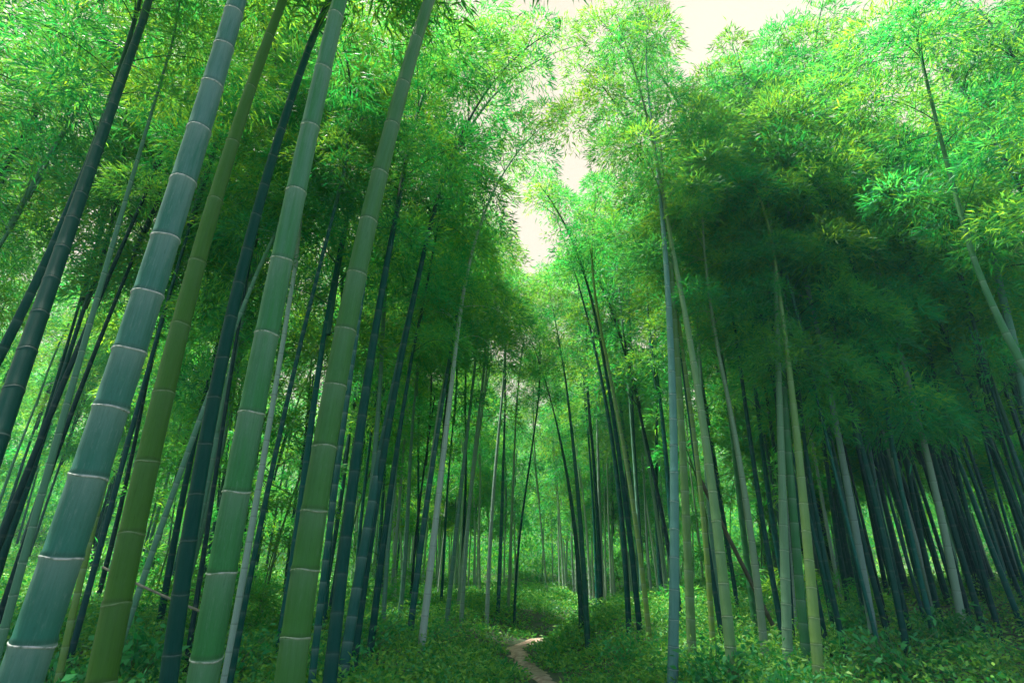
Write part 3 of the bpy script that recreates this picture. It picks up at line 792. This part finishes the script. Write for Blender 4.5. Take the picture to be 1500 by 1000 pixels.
SHR = [shrub_mesh(5, 0.7, 0.5, 16, 1.0), shrub_mesh(6, 0.9, 0.45, 16, 1.25), shrub_mesh(7, 0.55, 0.6, 20, 0.85)]
SPOTS = [(1010, 6.6, 1, 1.0, "broad leaved pale glossy shrub at the foot of the silvery topped culm"),
         (1100, 6.2, 0, 1.0, "leafy shrub in front of the straw coloured culm"),
         (1245, 7.2, 2, 1.5, "wide bright green shrub between the ringed trio and the thicket"),
         (1310, 8.0, 0, 1.2, "green shrub at the foot of the lilac grey culm"),
         (1200, 9.0, 1, 1.0, "dark shrub behind the wide bright green one"),
         (900, 9.0, 2, 1.0, "low yellow green shrub between the dark twin and leaning culms"),
         (560, 8.5, 2, 1.3, "bushy shrub under the dark culms, left of the whitest culm"),
         (520, 7.0, 0, 1.0, "shrub at the foot of the dark teal culm"),
         (640, 9.6, 2, 1.0, "low shrub beside the foot of the whitest culm"),
         (390, 7.0, 2, 1.3, "pale green shrub seen between the third and fourth big culms"),
         (225, 5.0, 1, 1.0, "fern like shrub low behind the olive culm"),
         (170, 6.0, 0, 1.1, "dark shrub behind the gap of thickest and olive culms"),
         (270, 6.5, 1, 1.2, "shrub low behind the dark shaded culm"),
         (40, 6.0, 1, 1.2, "dark shrub at the lower left corner behind the thickest culm")]
for px, y, k, sc, lab in SPOTS:
    x = (px - 750) / FPX * y * 1.0
    root = bpy.data.objects.new("shrub", None); COL.objects.link(root)
    root.location = (x, y, gz(x, y) - 0.02); root.rotation_euler = (0, 0, px * 0.37); root.scale = (sc, sc, sc)
    tag(root, lab, "shrub")
    link("stem", SHR[k][0], root); link("foliage", SHR[k][1], root)


# ------------------------------------------------------------------ fallen culms
def fallen(p0, y0, p1, y1, dia, mat, label):
    a, b = ray(*p0), ray(*p1)
    A = a * (y0 / a[1]) + np.array([0, 0, CAMZ]); B = b * (y1 / b[1]) + np.array([0, 0, CAMZ])
    d = B - A; Ln = np.linalg.norm(d)
    ss, rr = [0.0], [dia * 0.5]
    s = 0.15
    while s < Ln - 0.05:
        ss += [s - 0.01, s, s + 0.012]; rr += [dia * 0.5, dia * 0.55, dia * 0.48]; s += 0.26
    ss.append(Ln); rr.append(dia * 0.45)
    ss = np.array(ss)
    path = d[None] / Ln * ss[:, None]; path[:, 2] -= 0.04 * Ln * (ss / Ln) * (1 - ss / Ln)
    V, F = tube(path, np.array(rr), 10)
    o = link("fallen_culm", np_mesh("fallen_culm", V, F, mats=(mat,), smooth4=np.ones(len(F), bool)), None, tuple(A))
    tag(o, label, "fallen culm")


fallen((1132, 915), 8.6, (1020, 690), 8.6, 0.06, M_DARKDEAD, "dark dead culm slanting behind the straw coloured and cream culms")
fallen((302, 898), 5.2, (150, 830), 5.2, 0.022, M_DEAD, "pale dry stick lying slanted behind the olive and third big culms")

# ------------------------------------------------------------------ far wood (reads as one mass)
rng = np.random.default_rng(21)
nclump = 7000
th = rng.uniform(-0.98, 0.98, nclump)
dd = rng.uniform(36, 56, nclump)
fx, fy = dd * np.sin(th), dd * np.cos(th)
fz = ground(fx, fy) + 10.0 * rng.random(nclump) ** 1.2
nl = 60
off = rng.normal(size=(nclump, nl, 3)) * np.array([0.75, 0.75, 0.5])
off[..., 2] -= 0.3 * (off[..., 0] ** 2 + off[..., 1] ** 2)
P = (np.stack([fx, fy, fz], -1)[:, None, :] + off).reshape(-1, 3)
n = len(P)
D = norm(rng.normal(size=(n, 3)) + np.array([0, 0, -0.4]))
LV, LF = leaf_quads(P, D, rng.uniform(0.20, 0.36, n), rng.uniform(0.045, 0.08, n), rng)
fw = link("forest", np_mesh("forest", LV, LF, mats=(M_LEAF,), attrs={"tone": ('FLOAT', leaf_tone(n, np.repeat(rng.random(nclump), nl), rng))}))
tag(fw, "far bamboo wood closing the view behind the grove", "forest", kind="stuff")

# ------------------------------------------------------------------ air
hm, hnt, hout = new_mat("haze")
pv_ = N(hnt, "ShaderNodeVolumePrincipled"); pv_.inputs["Color"].default_value = (0.40, 0.78, 1.0, 1); pv_.inputs["Density"].default_value = 0.0015
hnt.links.new(pv_.outputs[0], hout.inputs["Volume"])
hx0, hx1, hy0, hy1, hz0, hz1 = -95, 95, -45, 105, -3.0, 30.0
hv = [(x, y, z) for z in (hz0, hz1) for x, y in ((hx0, hy0), (hx1, hy0), (hx1, hy1), (hx0, hy1))]
hf = [(3, 2, 1, 0), (4, 5, 6, 7), (0, 1, 5, 4), (1, 2, 6, 5), (2, 3, 7, 6), (3, 0, 4, 7)]
tag(link("haze", np_mesh("haze", hv, hf, mats=(hm,))), "thin bluish air between the culms", "haze", kind="stuff")

# ------------------------------------------------------------------ light
SUN_EL, SUN_AZ = R(72), R(-72)      # azimuth from +Y toward +X: the sun stands to the left, a little ahead
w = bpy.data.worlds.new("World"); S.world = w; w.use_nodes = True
nt = w.node_tree
for n_ in list(nt.nodes): nt.nodes.remove(n_)
wo = N(nt, "ShaderNodeOutputWorld"); bg = N(nt, "ShaderNodeBackground")
sky = N(nt, "ShaderNodeTexSky"); sky.sky_type = 'NISHITA'; sky.sun_disc = False
sky.sun_elevation = SUN_EL; sky.sun_rotation = SUN_AZ; sky.dust_density = 2.0
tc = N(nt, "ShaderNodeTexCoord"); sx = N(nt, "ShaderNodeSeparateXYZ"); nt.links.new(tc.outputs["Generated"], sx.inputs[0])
f1 = maprange(nt, sx.outputs[2], math.sin(R(57)), math.sin(R(70)), 1.0, 0.0)  # haze cleared overhead, shaped so a blue zenith fills the shade
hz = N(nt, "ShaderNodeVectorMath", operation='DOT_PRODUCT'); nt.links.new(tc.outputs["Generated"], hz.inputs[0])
hz.inputs[1].default_value = (-0.25, 0.97, 0.0)          # cream haze mostly ahead; bluer sky behind shaped to light near culms teal
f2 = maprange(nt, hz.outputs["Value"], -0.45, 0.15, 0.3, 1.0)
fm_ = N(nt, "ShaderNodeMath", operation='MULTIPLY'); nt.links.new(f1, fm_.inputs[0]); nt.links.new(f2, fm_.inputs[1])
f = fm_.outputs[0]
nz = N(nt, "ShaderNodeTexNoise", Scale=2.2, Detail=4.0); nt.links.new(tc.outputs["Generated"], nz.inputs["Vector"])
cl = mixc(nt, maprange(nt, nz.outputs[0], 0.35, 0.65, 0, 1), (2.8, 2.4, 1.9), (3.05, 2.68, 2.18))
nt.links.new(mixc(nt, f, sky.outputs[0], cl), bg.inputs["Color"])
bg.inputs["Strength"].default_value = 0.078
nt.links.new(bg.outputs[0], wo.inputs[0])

sl = bpy.data.lights.new("sun", 'SUN'); sl.energy = 4.6; sl.angle = R(5); sl.color = (1.0, 0.95, 0.82)
so = bpy.data.objects.new("sun", sl); COL.objects.link(so)
dv = Vector((math.sin(SUN_AZ) * math.cos(SUN_EL), math.cos(SUN_AZ) * math.cos(SUN_EL), math.sin(SUN_EL)))
so.rotation_euler = (-dv).to_track_quat('-Z', 'Y').to_euler()
so.location = dv * 60

S.view_settings.view_transform = 'Standard'; S.view_settings.look = 'None'
S.view_settings.exposure = 2.25; S.view_settings.gamma = 1.0
S.cycles.max_bounces = 8; S.cycles.diffuse_bounces = 5; S.cycles.transmission_bounces = 6; S.cycles.glossy_bounces = 3
S.cycles.use_denoising = True
